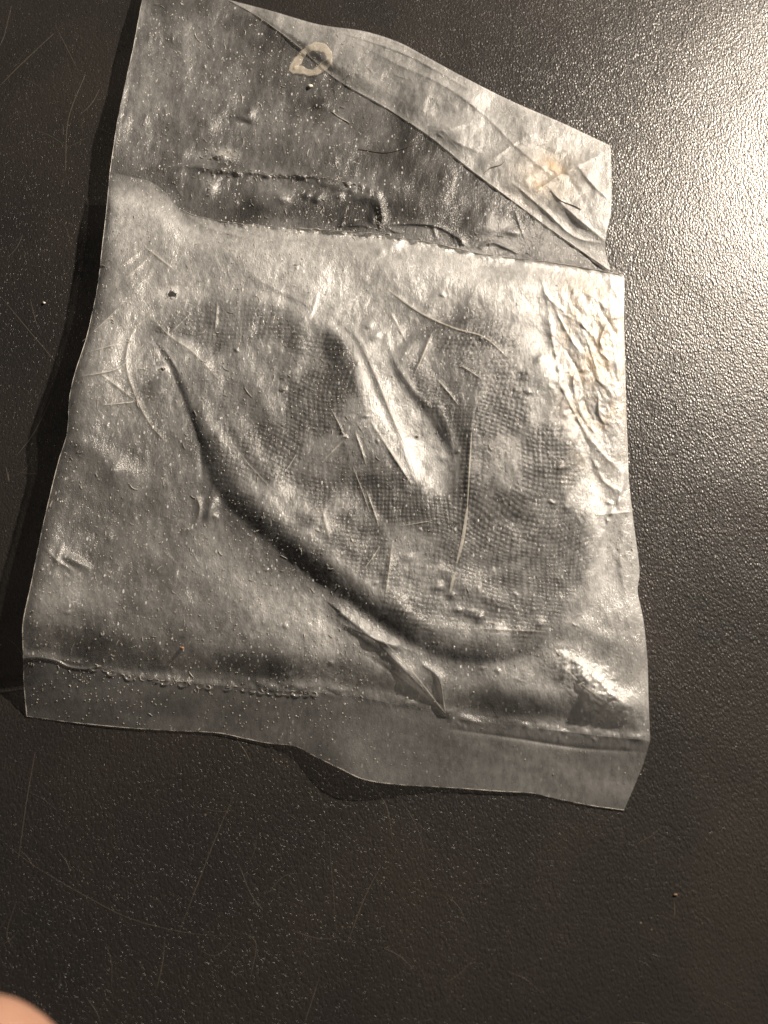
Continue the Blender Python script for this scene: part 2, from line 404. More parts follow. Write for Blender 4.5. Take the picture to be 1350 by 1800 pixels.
def coords(nt, scale=(1, 1, 1), rot=(0, 0, 0)):
    g_ = nt.nodes.new('ShaderNodeNewGeometry'); mp = nt.nodes.new('ShaderNodeMapping')
    mp.inputs['Scale'].default_value = scale; mp.inputs['Rotation'].default_value = rot
    nt.links.new(g_.outputs['Position'], mp.inputs[0]); return mp.outputs[0]
def tex(nt, kind, vec, **k):
    n = nt.nodes.new(kind); nt.links.new(vec, n.inputs['Vector'])
    for a, b in k.items():
        if a in n.inputs: n.inputs[a].default_value = b
        else: setattr(n, a, b)
    return n

def film_material(name, haze, rough, spec=.08, speck=1.4, tint=(.93,.93,.925), bump_s=.5, clear=(.68, .675, .66, 1)):
    m, nt, nd, lk = new_mat(name)
    out = nd.new('ShaderNodeOutputMaterial')
    v = coords(nt)
    vs = coords(nt, (1, .45, 1), (0, 0, .15))
    ah = N(nt, 'ShaderNodeAttribute', attribute_name='haze').outputs['Fac']  # front film values also carry painted light and shade
    ast = N(nt, 'ShaderNodeAttribute', attribute_name='stain').outputs['Fac']
    n1 = tex(nt, 'ShaderNodeTexNoise', vs, Scale=1500, Detail=6, Roughness=.7).outputs['Fac']
    n2 = tex(nt, 'ShaderNodeTexNoise', v, Scale=160, Detail=6, Roughness=.65).outputs['Fac']
    n3 = tex(nt, 'ShaderNodeTexNoise', vs, Scale=5200, Detail=3, Roughness=.6).outputs['Fac']
    # specks and short flecks of dust
    vo = tex(nt, 'ShaderNodeTexVoronoi', vs, Scale=1700, Randomness=1.0)
    rnd = N(nt, 'ShaderNodeSeparateColor'); lk.new(vo.outputs['Color'], rnd.inputs[0])
    size = mapr(nt, rnd.outputs[0], .45, 1.0, 0, .24)
    sp = math_(nt, 'LESS_THAN', vo.outputs['Distance'], size)
    patch = mapr(nt, n2, .36, .58)
    sp = math_(nt, 'MULTIPLY', sp, math_(nt, 'MULTIPLY', patch, speck))
    # bump
    hgt = math_(nt, 'ADD', math_(nt, 'MULTIPLY', n1, .8), math_(nt, 'MULTIPLY', n3, .9))
    hgt = math_(nt, 'ADD', hgt, math_(nt, 'MULTIPLY', sp, .5))
    bp = N(nt, 'ShaderNodeBump', Strength=bump_s, Distance=.00022); lk.new(hgt, bp.inputs['Height'])
    # haze amount
    hz = math_(nt, 'MULTIPLY', ah, haze)
    hz = math_(nt, 'MULTIPLY', hz, mapr(nt, n2, .3, .7, .72, 1.28))
    hz = math_(nt, 'MULTIPLY', hz, mapr(nt, n1, .35, .65, .7, 1.3))
    hz = math_(nt, 'ADD', hz, math_(nt, 'MULTIPLY', sp, .85), True)
    tr = N(nt, 'ShaderNodeBsdfTransparent'); tr.inputs[0].default_value = clear
    cm = N(nt, 'ShaderNodeMix', data_type='RGBA'); lk.new(ast, cm.inputs[0])
    cm.inputs[6].default_value = (*tint, 1); cm.inputs[7].default_value = (.90, .62, .30, 1)
    di = N(nt, 'ShaderNodeBsdfDiffuse'); lk.new(cm.outputs[2], di.inputs[0]); lk.new(bp.outputs[0], di.inputs['Normal'])
    tl = N(nt, 'ShaderNodeBsdfTranslucent'); lk.new(cm.outputs[2], tl.inputs[0]); lk.new(bp.outputs[0], tl.inputs['Normal'])
    sc = mix_shader(nt, .55, di.outputs[0], tl.outputs[0])
    body = mix_shader(nt, hz, tr.outputs[0], sc)
    lw = N(nt, 'ShaderNodeLayerWeight', Blend=.5); 
    f5 = math_(nt, 'POWER', lw.outputs['Facing'], 5)
    fr_ = math_(nt, 'ADD', math_(nt, 'MULTIPLY', f5, 1-spec), math_(nt, 'MULTIPLY', mapr(nt, ah, .1, 1.1, .42, 1.1), spec), True)
    g1 = N(nt, 'ShaderNodeBsdfGlossy', Roughness=rough); lk.new(bp.outputs[0], g1.inputs['Normal'])
    g2 = N(nt, 'ShaderNodeBsdfGlossy', Roughness=rough*.34); lk.new(bp.outputs[0], g2.inputs['Normal'])
    gg = mix_shader(nt, .36, g1.outputs[0], g2.outputs[0])
    lk.new(mix_shader(nt, fr_, body, gg), out.inputs[0])
    return m

M_FRONT = film_material('clear_film', .37, .50, .095)
M_BACK = film_material('clear_film_back', .23, .50, .09, clear=(.46, .455, .44, 1))
M_FOLD = film_material('clear_film_folded', .33, .52, .06, speck=.4)
M_HEM = film_material('sealed_film', .12, .48, speck=.25, bump_s=.22)

def table_material():
    m, nt, nd, lk = new_mat('black_textured_plastic')
    out = nd.new('ShaderNodeOutputMaterial')
    v = coords(nt); vs = coords(nt, (1, .62, 1), (0, 0, -.12))
    n1 = tex(nt, 'ShaderNodeTexNoise', vs, Scale=5200, Detail=3.0, Roughness=.6).outputs['Fac']
    n0 = tex(nt, 'ShaderNodeTexNoise', v, Scale=28, Detail=5, Roughness=.6).outputs['Fac']
    vo = tex(nt, 'ShaderNodeTexVoronoi', v, Scale=700)
    rnd = N(nt, 'ShaderNodeSeparateColor'); lk.new(vo.outputs['Color'], rnd.inputs[0])
    sp = math_(nt, 'LESS_THAN', vo.outputs['Distance'], mapr(nt, rnd.outputs[0], .88, 1, 0, .10))
    be = tex(nt, 'ShaderNodeTexVoronoi', vs, Scale=3000)
    bc = N(nt, 'ShaderNodeSeparateColor'); lk.new(be.outputs['Color'], bc.inputs[0])
    hb = math_(nt, 'ADD', math_(nt, 'MULTIPLY', math_(nt, 'MULTIPLY', be.outputs['Distance'], -1.0), mapr(nt, bc.outputs[0], 0, 1, .3, 1.5)), math_(nt, 'MULTIPLY', n1, .6))
    b1 = N(nt, 'ShaderNodeBump', Strength=1.0, Distance=.000062); lk.new(hb, b1.inputs['Height'])
    wavy = tex(nt, 'ShaderNodeTexNoise', v, Scale=32, Detail=2, Roughness=.5).outputs['Fac']
    b0 = N(nt, 'ShaderNodeBump', Strength=1.0, Distance=.0006); lk.new(wavy, b0.inputs['Height']); lk.new(b0.outputs[0], b1.inputs['Normal'])
    col = N(nt, 'ShaderNodeMix', data_type='RGBA'); lk.new(math_(nt, 'MULTIPLY', sp, .5), col.inputs[0])
    base = N(nt, 'ShaderNodeMix', data_type='RGBA'); lk.new(mapr(nt, n0, .35, .65), base.inputs[0])
    base.inputs[6].default_value = (.0145, .0135, .0132, 1); base.inputs[7].default_value = (.024, .0205, .018, 1)
    lk.new(base.outputs[2], col.inputs[6]); col.inputs[7].default_value = (.22, .19, .15, 1)
    pr = N(nt, 'ShaderNodeBsdfPrincipled'); lk.new(col.outputs[2], pr.inputs['Base Color'])
    pr.inputs['Roughness'].default_value = .34; pr.inputs['Specular IOR Level'].default_value = .52
    lk.new(b1.outputs[0], pr.inputs['Normal']); lk.new(pr.outputs[0], out.inputs[0])
    return m
M_TABLE = table_material()

def simple(name, col, rough=.6, spec=.5, **k):
    m, nt, nd, lk = new_mat(name)
    out = nd.new('ShaderNodeOutputMaterial'); pr = N(nt, 'ShaderNodeBsdfPrincipled')
    v = coords(nt); n = tex(nt, 'ShaderNodeTexNoise', v, Scale=1800, Detail=4).outputs['Fac']
    mx = N(nt, 'ShaderNodeMix', data_type='RGBA'); lk.new(mapr(nt, n, .3, .7), mx.inputs[0])
    mx.inputs[6].default_value = (*[c*.75 for c in col], 1); mx.inputs[7].default_value = (*[min(1, c*1.2) for c in col], 1)
    lk.new(mx.outputs[2], pr.inputs['Base Color'])
    pr.inputs['Roughness'].default_value = rough; pr.inputs['Specular IOR Level'].default_value = spec
    for a, b in k.items(): pr.inputs[a.replace('_', ' ')].default_value = b
    lk.new(pr.outputs[0], out.inputs[0]); return m
def cloth_material():
    m, nt, nd, lk = new_mat('black_woven_cloth')
    out = nd.new('ShaderNodeOutputMaterial'); pr = N(nt, 'ShaderNodeBsdfPrincipled')
    wv = N(nt, 'ShaderNodeAttribute', attribute_name='weave').outputs['Fac']
    v = coords(nt); n = tex(nt, 'ShaderNodeTexNoise', v, Scale=3500, Detail=4).outputs['Fac']
    f = math_(nt, 'MULTIPLY', wv, mapr(nt, n, .3, .7, .6, 1.4), True)
    mx = N(nt, 'ShaderNodeMix', data_type='RGBA'); lk.new(f, mx.inputs[0])
    mx.inputs[6].default_value = (.008, .008, .009, 1); mx.inputs[7].default_value = (.045, .044, .044, 1)
    lk.new(mx.outputs[2], pr.inputs['Base Color'])
    pr.inputs['Roughness'].default_value = .55; pr.inputs['Sheen Weight'].default_value = .25
    bp = N(nt, 'ShaderNodeBump', Strength=.5, Distance=.0002); lk.new(n, bp.inputs['Height']); lk.new(bp.outputs[0], pr.inputs['Normal'])
    lk.new(pr.outputs[0], out.inputs[0]); return m
M_CLOTH = cloth_material()

def tag(o, label=None, cat=None, group=None, kind=None):
    for k_, v_ in (('label', label), ('category', cat), ('group', group), ('kind', kind)):
        if v_: o[k_] = v_
    return o

# ------------------------------------------------------------------ table
def table():
    a = .45
    b = .004
    vs, fs = [], []
    prof = [(a, -.02), (a, -b), (a-b*.3, -b*.3), (a-b, 0)]
    for r, z in prof: vs += [(-r, -r+.05, z), (r, -r+.05, z), (r, r+.05, z), (-r, r+.05, z)]
    for k in range(3):
        for i in range(4): fs.append((k*4+i, k*4+(i+1) % 4, k*4+4+(i+1) % 4, k*4+4+i))
    fs.append((12, 13, 14, 15)); fs.append((3, 2, 1, 0))
    t = mesh_obj('table', vs, fs, M_TABLE, smooth=False)
    return tag(t, 'black fine-grained table top under the plastic bag', None, None, 'structure')
TABLE = table()

def ribbons(name, lines, mat, parent=None, half=.6, hgt=.6, rel=0.0):
    """thin low ridged strips following polylines (x, y of the photo), on a height raster or on the table"""
    V, F = [], []
    for ln in lines:
        pts, wd, F0 = ln['p'], ln.get('w', half), ln.get('z')
        n = max(4, int(sum(math.dist(pts[i], pts[i+1]) for i in range(len(pts)-1))/5))
        s = spline(pts, n); d = np.gradient(s, axis=0); d /= np.hypot(d[:, 0], d[:, 1])[:, None]+1e-9
        nr = np.stack([-d[:, 1], d[:, 0]], -1)
        tp_ = np.sin(np.pi*np.linspace(.04, .96, n))**.5
        z = sample(F0, s) if F0 is not None else np.zeros(n)
        b0 = len(V)//1
        L_ = P(*(s+nr*wd*tp_[:, None]).T, z+.15+rel); C_ = P(*s.T, z+.15+rel+hgt); R_ = P(*(s-nr*wd*tp_[:, None]).T, z+.15+rel)
        for i in range(n): V += [L_[i], C_[i], R_[i]]
        for i in range(n-1):
            k = b0+i*3; F += [(k, k+1, k+4, k+3), (k+1, k+2, k+5, k+4)]
    return mesh_obj(name, V, F, mat, parent)

SCR = []
for p in [[(0,150),(40,110),(95,58)],[(150,130),(120,210),(115,300)],[(20,10),(8,60),(0,80)],[(50,225),(90,240),(125,265)],[(0,520),(50,580),(105,645)],[(53,525),(60,555),(66,575)],[(95,40),(120,90),(140,130)],
          [(62,1320),(48,1400),(32,1510)],[(0,1475),(60,1522),(150,1575),(230,1615),(330,1640),(425,1647)],[(412,1395),(380,1470),(345,1560),(310,1650)],[(578,1470),(585,1560),(592,1650)],
          [(665,1530),(640,1580),(610,1660)],[(420,1520),(440,1570),(462,1600)],[(510,1635),(560,1650),(600,1648)],[(290,1650),(286,1690),(275,1740)],[(410,1650),(380,1680),(350,1670)],
          [(30,1580),(12,1640),(25,1670)],[(150,1750),(170,1780),(176,1800)],[(0,1660),(14,1655),(30,1640)],[(415,1300),(430,1320),(440,1340)],[(440,1720),(450,1660),(430,1640)],[(655,1380),(680,1420),(690,1480)],
          [(560,1720),(548,1760),(535,1799)],[(700,1400),(735,1460),(750,1530)],[(470,1570),(500,1540),(530,1535)],
          [(1130,1000),(1200,1020),(1290,1075)],[(1184,1580),(1186,1600),(1184,1615)],[(245,100),(258,60),(240,90)],[(90,700),(60,760),(30,800)],[(10,820),(16,850),(14,830)]]:
    SCR.append({'p': p, 'w': random.uniform(.35, .75)})
for _ in range(90):
    x, y = random.uniform(-60, 1400), random.uniform(1380, 1850)
    if random.random() < .35: x, y = random.uniform(-60, 200), random.uniform(-40, 1200)
    a = random.uniform(0, 3.14); L = random.uniform(12, 90)
    SCR.append({'p': [(x, y), (x+L*.5*math.cos(a), y+L*.5*math.sin(a)), (x+L*math.cos(a+.15), y+L*math.sin(a+.15))], 'w': random.uniform(.2, .45)})
M_SCR = simple('scuffed_plastic', (.055, .046, .035), .6)
sc_ = ribbons('scratches', SCR, M_SCR, TABLE, hgt=.25); tag(sc_, None, None, None, 'stuff')

# ------------------------------------------------------------------ the bag
bag = bpy.data.objects.new('plastic_bag', None); link(bag)
bag.location = P(675, 900, 0); bag.empty_display_size = .01
tag(bag, 'crinkled translucent plastic bag lying on the black table, its top right corner folded over', 'plastic bag')
def sheet(name, top, bottom, left, right, F, mat, nu, nv, haze, stain=None, parent=bag, holes=()):
    g_ = coons(top, bottom, left, right, nu, nv)
    h = sample(F, g_)
    v = P(g_[..., 0], g_[..., 1], h).reshape(-1, 3)-np.array(bag.location)
    fc = grid_faces(nu, nv)
    if holes:
        c = g_.reshape(-1, 2)[fc].mean(1); keep = np.ones(len(fc), bool)
        for x, y, rx, ry in holes:
            an = np.arctan2(c[:, 1]-y, c[:, 0]-x)
            keep &= ((c[:, 0]-x)/rx)**2+((c[:, 1]-y)/ry)**2 > 1+.35*np.sin(3*an+x)
        fc = fc[keep]
    return mesh_obj(name, v, fc, mat, parent, True, {'haze': sample(haze, g_), 'stain': sample(stain, g_) if stain is not None else 0*h})

one = np.ones_like(XX)
hz_light_f = .9+.32*fbm(90, 201, 4)+.55*np.exp(-((YY-my-70)/60)**2)*smooth(1000, 600, XX)+.5*smooth(160, 30, dr)*smooth(1150, 1000, YY)  # front film haze, with some light and shade painted in below
for x, y, rx, ry, a in [(200,400,60,60,.35),(760,780,50,90,.9),(720,720,40,60,.5),(660,600,30,30,.5),(600,500,120,50,.3),(980,560,80,120,.3),(1030,1060,60,60,.3),(1030,1200,60,40,.8),(420,960,60,130,.15),(310,1110,240,70,-.35),(430,1010,60,60,-.1)]:  # includes extra haze painting the lit wedge brighter
    bump(hz_light_f, x, y, rx, ry, a)
hz_light_f *= 1-.35*smooth(0, 40, sd)*contact
band_shade = np.zeros_like(XX); ridge(band_shade, [(262,580),(312,665),(352,770),(398,866),(475,955),(560,1022),(640,1078),(720,1122),(820,1150),(910,1150)], 30, 1.3, taper=True); band_shade = np.clip(band_shade, 0, 1)  # band where thinner haze paints the shade on the cloth's lower-left edge
hz_light_f *= 1-smooth(6, 40, sd)*smooth(-20, 60, YY-540-30*noise(60, 341))*(1-band_shade)*(.3+.7*contact)*(.40-.32*WV)*(.5+.9*np.clip(fbm(12, 331, 3)+.5, 0, 1.4))
hz_light_f *= 1-.5*band_shade
cleft_shade = np.zeros_like(XX); ridge(cleft_shade, [(700,600),(735,670),(795,735),(825,800),(815,880)], 24, 1); ridge(cleft_shade, [(700,600),(760,575),(840,560),(920,580)], 16, .8)  # thinner haze paints shade onto the cleft's right wall
ridge(cleft_shade, [(560,600),(600,640),(640,720)], 22, .6); hz_light_f *= 1-.65*np.clip(cleft_shade, 0, 1)
for pts, wd, am in [([(235,350),(330,400),(440,450),(560,510),(640,560)], 40, .55), ([(330,940),(430,1030),(540,1090),(640,1130)], 34, .45), ([(290,610),(350,700),(420,800),(500,900),(620,990),(740,1050)], 14, .5),
                    ([(650,590),(700,690),(760,790),(780,860)], 30, .8), ([(1040,880),(1060,980),(1030,1090)], 40, .6), ([(720,960),(780,1040),(860,1075)], 34, .5), ([(640,410),(720,470),(860,500),(960,520)], 40, .35)]:  # wedge and the glow outside the band are light painted as haze
    ridge(hz_light_f, pts, wd, am)
for x, y, rx, ry, a in [(250,690,40,90,-.35),(170,700,60,40,-.2),(620,460,60,60,-.3),(660,470,30,40,-.2),(740,690,30,60,-.5),(200,1130,150,30,-.4),(480,1170,150,26,-.4),(140,900,60,60,-.15),(300,640,12,60,.4)]: bump(hz_light_f, x, y, rx, ry, a)
for x, y, rx, ry, a in [(600,640,40,80,-.4),(860,600,90,40,-.35),(790,700,50,70,-.4),(860,800,60,120,-.3),(620,850,110,40,-.35),(540,940,120,30,-.2)]: bump(hz_light_f, x, y, rx, ry, a, .3)
for pts, wd, am in [([(700,605),(740,675),(800,735),(826,800),(818,870)], 24, .7), ([(715,605),(770,580),(850,568),(920,590)], 18, .55)]:  # second pass of painted shade on the cleft wall
    cleft_shade2 = np.zeros_like(XX); ridge(cleft_shade2, pts, wd, 1); hz_light_f *= 1-am*np.clip(cleft_shade2, 0, 1)
hz_light_f *= 1-.62*smooth(55, 0, dm)*smooth(480, 280, XX)
hz_light_f *= 1-.34*smooth(520, 330, XX+.25*(YY-900))*smooth(560, 760, YY)
hz_light_f *= 1-.35*smooth(60, 0, ds)
hz_light_f = np.clip(hz_light_f, .15, 2.6)
hz_b = np.clip(.55+.45*fbm(80, 211, 4)+.35*np.exp(-((XX-340)/90)**2-((YY-150)/110)**2)-.45*np.exp(-((YY-375)/22)**2)*smooth(340, 420, XX)-.3*smooth(420,620,XX)*smooth(330,260,YY), .15, 2)
for x, y, rx, ry, a in [(384,272,34,9,1.6),(370,330,9,16,1.3)]: bump(hz_b, x, y, rx, ry, a)
# small milky edges round the punctures
HOLES = [(302,517,8,5.5),(286,649,5,2.5),(733,768,3,2.5),(607,769,3,2.2)]
for x, y, rx, ry in HOLES: bump(hz_light_f, x-3, y, rx*1.9, ry*1.9, 2.6)
for x, y, rx, ry in HOLES: bump(FR, x, y, rx*1.6, ry*1.6, 2)
st_g = .35*np.exp(-((XX-960)/60)**2-((YY-310)/50)**2)+.0*one
bump(st_g, 975, 292, 22, 10, .6, .7); bump(st_g, 945, 325, 16, 10, .5, .6)
st_f = .5*zone*np.clip(.6+fbm(30, 71, 2), 0, 1.2)
hz_g = np.clip(1+.25*fbm(60, 221, 3)+.5*smooth(700, 1000, XX)+.5*st_g, .3, 2.4)
hz_h = np.clip(1+.15*fbm(120, 231, 3)+.7*smooth(700, 900, XX), .3, 2)

back = sheet('back_film', TOP, SEAM, LEFT_TOP+LEFT_LOW[1:], FLAPR+RIGHT[1:], BK, M_BACK, 520, 640, hz_b)
front = sheet('front_film', MOUTH, SEAM, LEFT_LOW, RIGHT, FR, M_FRONT, 620, 520, hz_light_f, st_f, holes=HOLES)
fold = sheet('folded_corner', TOP[2:], INNER, [(400,-1),(400.2,-.5),(400,-1)], FLAPR[:-1]+[(1072,476)], FOLD, M_FOLD, 420, 160, hz_g, st_g)
hem = sheet('sealed_hem', SEAM, BOTTOM, [(41,1152),(42,1200),(47,1259)], [(1143,1302),(1128,1350),(1097,1424)], HEM, M_HEM, 620, 90, hz_h)

# bright rolled rims where the film is cut
M_RIM = simple('film_rim', (.40, .38, .35), .35)
def rims(name, lines, parent=bag):
    V, F = [], []
    org = np.array(bag.location)
    for pts, FH, r in lines:
        n = max(6, int(sum(math.dist(pts[i], pts[i+1]) for i in range(len(pts)-1))/4))
        s = spline(pts, n); z = sample(FH, s)+.2
        c = P(s[:, 0], s[:, 1], z)-org
        d = np.gradient(c, axis=0); d /= np.linalg.norm(d, axis=1)[:, None]
        side_ = np.cross(d, [0, 0, 1]); side_ /= np.linalg.norm(side_, axis=1)[:, None]
        upv = np.cross(side_, d); b0 = len(V)
        rr = r*U*np.clip(.55+.35*np.sin(np.arange(n)*.9+len(V))+.45*np.sin(np.arange(n)*.11+r*9), .08, 2)
        for i in range(n):
            for k in range(4):
                a = k*math.pi/2; V.append(c[i]+rr[i]*(math.cos(a)*side_[i]+math.sin(a)*upv[i]))
        for i in range(n-1):
            for k in range(4):
                a = b0+i*4+k; b = b0+i*4+(k+1) % 4; F.append((a, b, b+4, a+4))
    return mesh_obj(name, V, F, M_RIM, parent)
rims('cut_edge', [(LEFT_TOP, BK, .55), (LEFT_LOW, FR, .6), (MOUTH[4:], FR, .8), (INNER[:6], FOLD, .6), (INNER[5:], FOLD, 1.2), (BOTTOM, HEM, .45), ([(41,1152),(42,1200),(47,1259)], HEM, .5)])

# curls of melted film along the seal, torn glue on the flap, frayed mouth and puncture rims
def curls(name, spots, mat):
    ls = []
    for x, y, r_, F_ in spots:
        a0 = random.uniform(0, 6.28); sw = random.uniform(1.4, 3.4); e_ = random.uniform(.4, 1)
        ls.append({'p': [(x+r_*math.cos(t), y+r_*e_*math.sin(t)) for t in np.linspace(a0, a0+sw, 5)], 'w': random.uniform(.45, 1.0), 'z': F_})
    o_ = ribbons(name, ls, mat, None, hgt=1.0, rel=.35)
    for v_ in o_.data.vertices: v_.co -= bag.location
    o_.parent = bag; o_['kind'] = 'stuff'; return o_
M_CURL = simple('milky_film', (.52, .49, .44), .3, .5, Alpha=.6)
sp_ = []
for i in range(34):
    x = 150+i*12.5+random.uniform(-3, 3); y = np.interp(x, [p[0] for p in SEAM], [p[1] for p in SEAM])+random.uniform(-2, 6)
    if random.random() < .75: sp_.append((x, y, random.uniform(3.5, 7.5), HEM))
curls('seal_curls', sp_, M_CURL)
sp_ = [(random.gauss(385, 15), random.gauss(272, 5), random.uniform(1.5, 4), BK) for _ in range(34)]
sp_ += [(random.gauss(372, 4), random.gauss(326, 9), random.uniform(1.5, 3.5), BK) for _ in range(12)]
sp_ += [(random.gauss(385, 12), random.gauss(300, 4), random.uniform(2, 4), BK) for _ in range(10)]
for i in range(38):
    x = 400+i*7+random.uniform(-2, 2); sp_.append((x, np.interp(x, [380,420,560,650,672], [300,303,311,330,350])+random.gauss(0, 2.5), random.uniform(1.5, 4), BK))
sp_ += [(random.gauss(668, 5), random.gauss(378, 16), random.uniform(2, 5), BK) for _ in range(22)]
sp_ += [(random.uniform(600, 900), random.gauss(418, 8), random.uniform(2, 6), BK) for _ in range(20)]
curls('glue_residue', sp_, M_CURL)
sp_ = []
for i in range(46):
    x = random.uniform(380, 720); sp_.append((x, np.interp(x, [p[0] for p in MOUTH], [p[1] for p in MOUTH])+random.uniform(0, 7), random.uniform(1.5, 4.5), FR))
for i in range(14):
    a = i*.45; sp_.append((302+9.5*math.cos(a), 517+6.5*math.sin(a), random.uniform(1.2, 2.6), FR))
for x, y in [(285,652),(733,765),(607,766),(498,664),(496,684),(225,600),(255,650),(262,700)]:
    for _ in range(4): sp_.append((x+random.uniform(-6, 6), y+random.uniform(-5, 5), random.uniform(1.2, 3), FR))
curls('frayed_film', sp_, M_CURL)

CW += [{'p': p_, 'w': w_} for p_, w_ in [
    ([(262,556),(238,576),(224,612),(223,650),(240,700),(262,742),(292,778)], .8), ([(138,662),(180,655),(206,648),(228,632)], .6), ([(680,508),(740,550),(800,577),(850,592),(895,630)], 1.3),
    ([(270,560),(298,590),(340,620),(385,668)], .8), ([(829,760),(824,850),(821,900)], 1.2), ([(822,890),(814,945),(803,990)], 2.8), ([(800,1005),(794,1030),(791,1042)], 2.6), ([(632,600),(660,660),(690,735),(718,800),(736,858)], 1.0),
    ([(345,872),(352,890),(350,905)], .9), ([(975,560),(990,600),(992,660),(1012,720),(1046,790)], .7), ([(1015,650),(1010,690),(1022,730),(1046,762)], .8), ([(1000,560),(1020,590),(1028,615)], .8),
    ([(1052,692),(1054,728),(1064,745)], 1.0), ([(1076,560),(1086,620),(1091,680)], .7), ([(1050,520),(1066,560),(1090,600)], .7), ([(1023,513),(1045,524),(1056,545),(1064,570)], .8), ([(660,1112),(720,1175),(783,1254)], .8), ([(775,1195),(783,1254)], .9),
    ([(985,1165),(1020,1200),(1060,1230)], .8), ([(400,770),(450,830),(520,900)], .6)]]
for c_ in CW: c_['z'] = FR
cw_ = ribbons('crease_lines', CW, simple('pale_crease', (.78, .74, .66), .35, .5, Alpha=.36), None, hgt=.12, rel=.35)  # pale see-through strips laid along the creases
for v_ in cw_.data.vertices: v_.co -= bag.location
cw_.parent = bag; cw_['kind'] = 'stuff'

# ------------------------------------------------------------------ cloth in the bag
def cloth():
    st_ = 2
    gx = np.arange(226, 1084, st_); gy = np.arange(480, 1186, st_)
    X, Y = np.meshgrid(gx, gy); g_ = np.stack([X, Y], -1).astype(float)
    s_ = sample(sd, g_); h = sample(CL, g_)
    wv = sample(WV, g_)
    seam = np.zeros_like(XX); ridge(seam, [(690,936),(760,928),(850,915),(930,908),(1005,900)], 2.5, 1)
    sm = sample(seam, g_)
    h = h+3.0*(wv-.4)*smooth(0, 14, s_)-4*sm
    wv = wv*(1-sm)
    inside = s_ > 0
    h = np.where(inside, h, 3.0)-1.5
    v = P(X, Y, np.maximum(h, 4.2)).reshape(-1, 3)
    vb = P(X, Y, np.full(X.shape, 3.6)).reshape(-1, 3)
    fc = grid_faces(len(gx), len(gy)); keep = inside.ravel()[fc].all(1); fc = fc[keep]
    n = len(v)
    cf = fc[:, ::-1]+n
    allf = np.vstack([fc, cf])
    # side walls along the boundary
    e = np.vstack([fc[:, [0,1]], fc[:, [1,2]], fc[:, [2,3]], fc[:, [3,0]]]); key = np.sort(e, 1); k1 = key[:, 0]*n+key[:, 1]
    _, idx, cnt = np.unique(k1, return_index=True, return_counts=True)
    b = e[idx[cnt == 1]]; walls = np.stack([b[:, 1], b[:, 0], b[:, 0]+n, b[:, 1]+n], 1)
    allf = np.vstack([allf, walls])
    used, inv = np.unique(allf, return_inverse=True); V = np.vstack([v, vb])[used]
    o = mesh_obj('folded_cloth', V, inv.reshape(allf.shape), M_CLOTH, None, True, {'weave': np.r_[wv.ravel(), wv.ravel()*0][used]})
    return tag(o, 'black woven cloth folded into a rounded shape with a cleft, seen through the plastic bag', 'cloth')
CLOTHOBJ = cloth()

# ------------------------------------------------------------------ ring of dried glue on the flap
def ring():
    pts = np.array([(514,121),(524,106),(536,90),(552,82),(568,84),(578,94),(577,108),(566,119),(548,128),(530,123)], float)
    n, m_ = 60, 8
    q_ = np.vstack([pts, pts[:1]]); s = spline(q_, n+1)[:-1]
    z = np.maximum(sample(BK, s), sample(FOLD, s)*(s[:, 1] < np.interp(s[:, 0], [400,590], [-1,138])))+1.0
    V, F = [], []; c0 = s.mean(0)
    for i in range(n):
        d = s[(i+1) % n]-s[i-1]; d /= np.hypot(*d); nr = np.array([-d[1], d[0]])
        wd = 6.8+1.3*math.sin(i*.35)+.6*math.sin(i*1.3)
        for k in range(m_):
            a = k*2*math.pi/m_
            p_ = s[i]+nr*wd*math.cos(a); V.append(P(p_[0], p_[1], z[i]+1.0+1.1*math.sin(a)))
    for i in range(n):
        for k in range(m_):
            F.append((i*m_+k, ((i+1) % n)*m_+k, ((i+1) % n)*m_+(k+1) % m_, i*m_+(k+1) % m_))
    m = simple('dried_glue', (.74, .67, .56), .45, .4, Alpha=.22)
    o = mesh_obj('glue_ring', V, F, m)
    tag(o, 'small yellowish teardrop ring of dried glue near the top edge of the bag', 'glue ring')
ring()

# ------------------------------------------------------------------ lint, crumbs
M_LINT = simple('pale_lint', (.50, .47, .42), .5); M_HAIR = simple('dark_hair', (.09, .075, .06), .5)
M_CRUMB = simple('crumb', (.30, .16, .08), .6)
TOPF = np.where(dm > 0, FR, BK); TOPF = np.where((YY > tp) & (YY < inn) & (XX > 400), np.maximum(FOLD, TOPF), TOPF); TOPF = np.where(ds < 0, HEM, TOPF)
inside_bag = (XX > LE+6) & (XX < np.where(YY < 480, 1060, XR)-6) & (YY > tp+6) & (YY < by-6)
PATCH = fbm(60, 401, 3)
lines = []
tries = 0
while len(lines) < 420 and tries < 9000:
    tries += 1
    x, y = random.uniform(50, 1130), random.uniform(0, 1300)
    if not inside_bag[int(y+OY), int(x+OX)]: continue
    dens = .25+.75*(x < 620)+(.4 if y > 880 and x < 600 else 0)
    if y > 1215: dens = .12
    if random.random() > dens: continue
    L = random.expovariate(1/4)+1.8; a = random.gauss(1.45, .7); c = random.uniform(-.8, .8)
    if L > 24: L = 24
    lines.append({'p': [(x, y), (x+L*.5*math.cos(a), y+L*.5*math.sin(a)), (x+L*.5*math.cos(a)+L*.5*math.cos(a+c), y+L*.5*math.sin(a)+L*.5*math.sin(a+c))], 'w': random.uniform(.3, .65), 'z': TOPF})
o = ribbons('lint_flecks', lines, M_LINT, None, hgt=.9, rel=.3)
tag(o, 'pale lint and dust flecks scattered over the plastic bag', 'lint', None, 'stuff')
specks = []
tries = 0
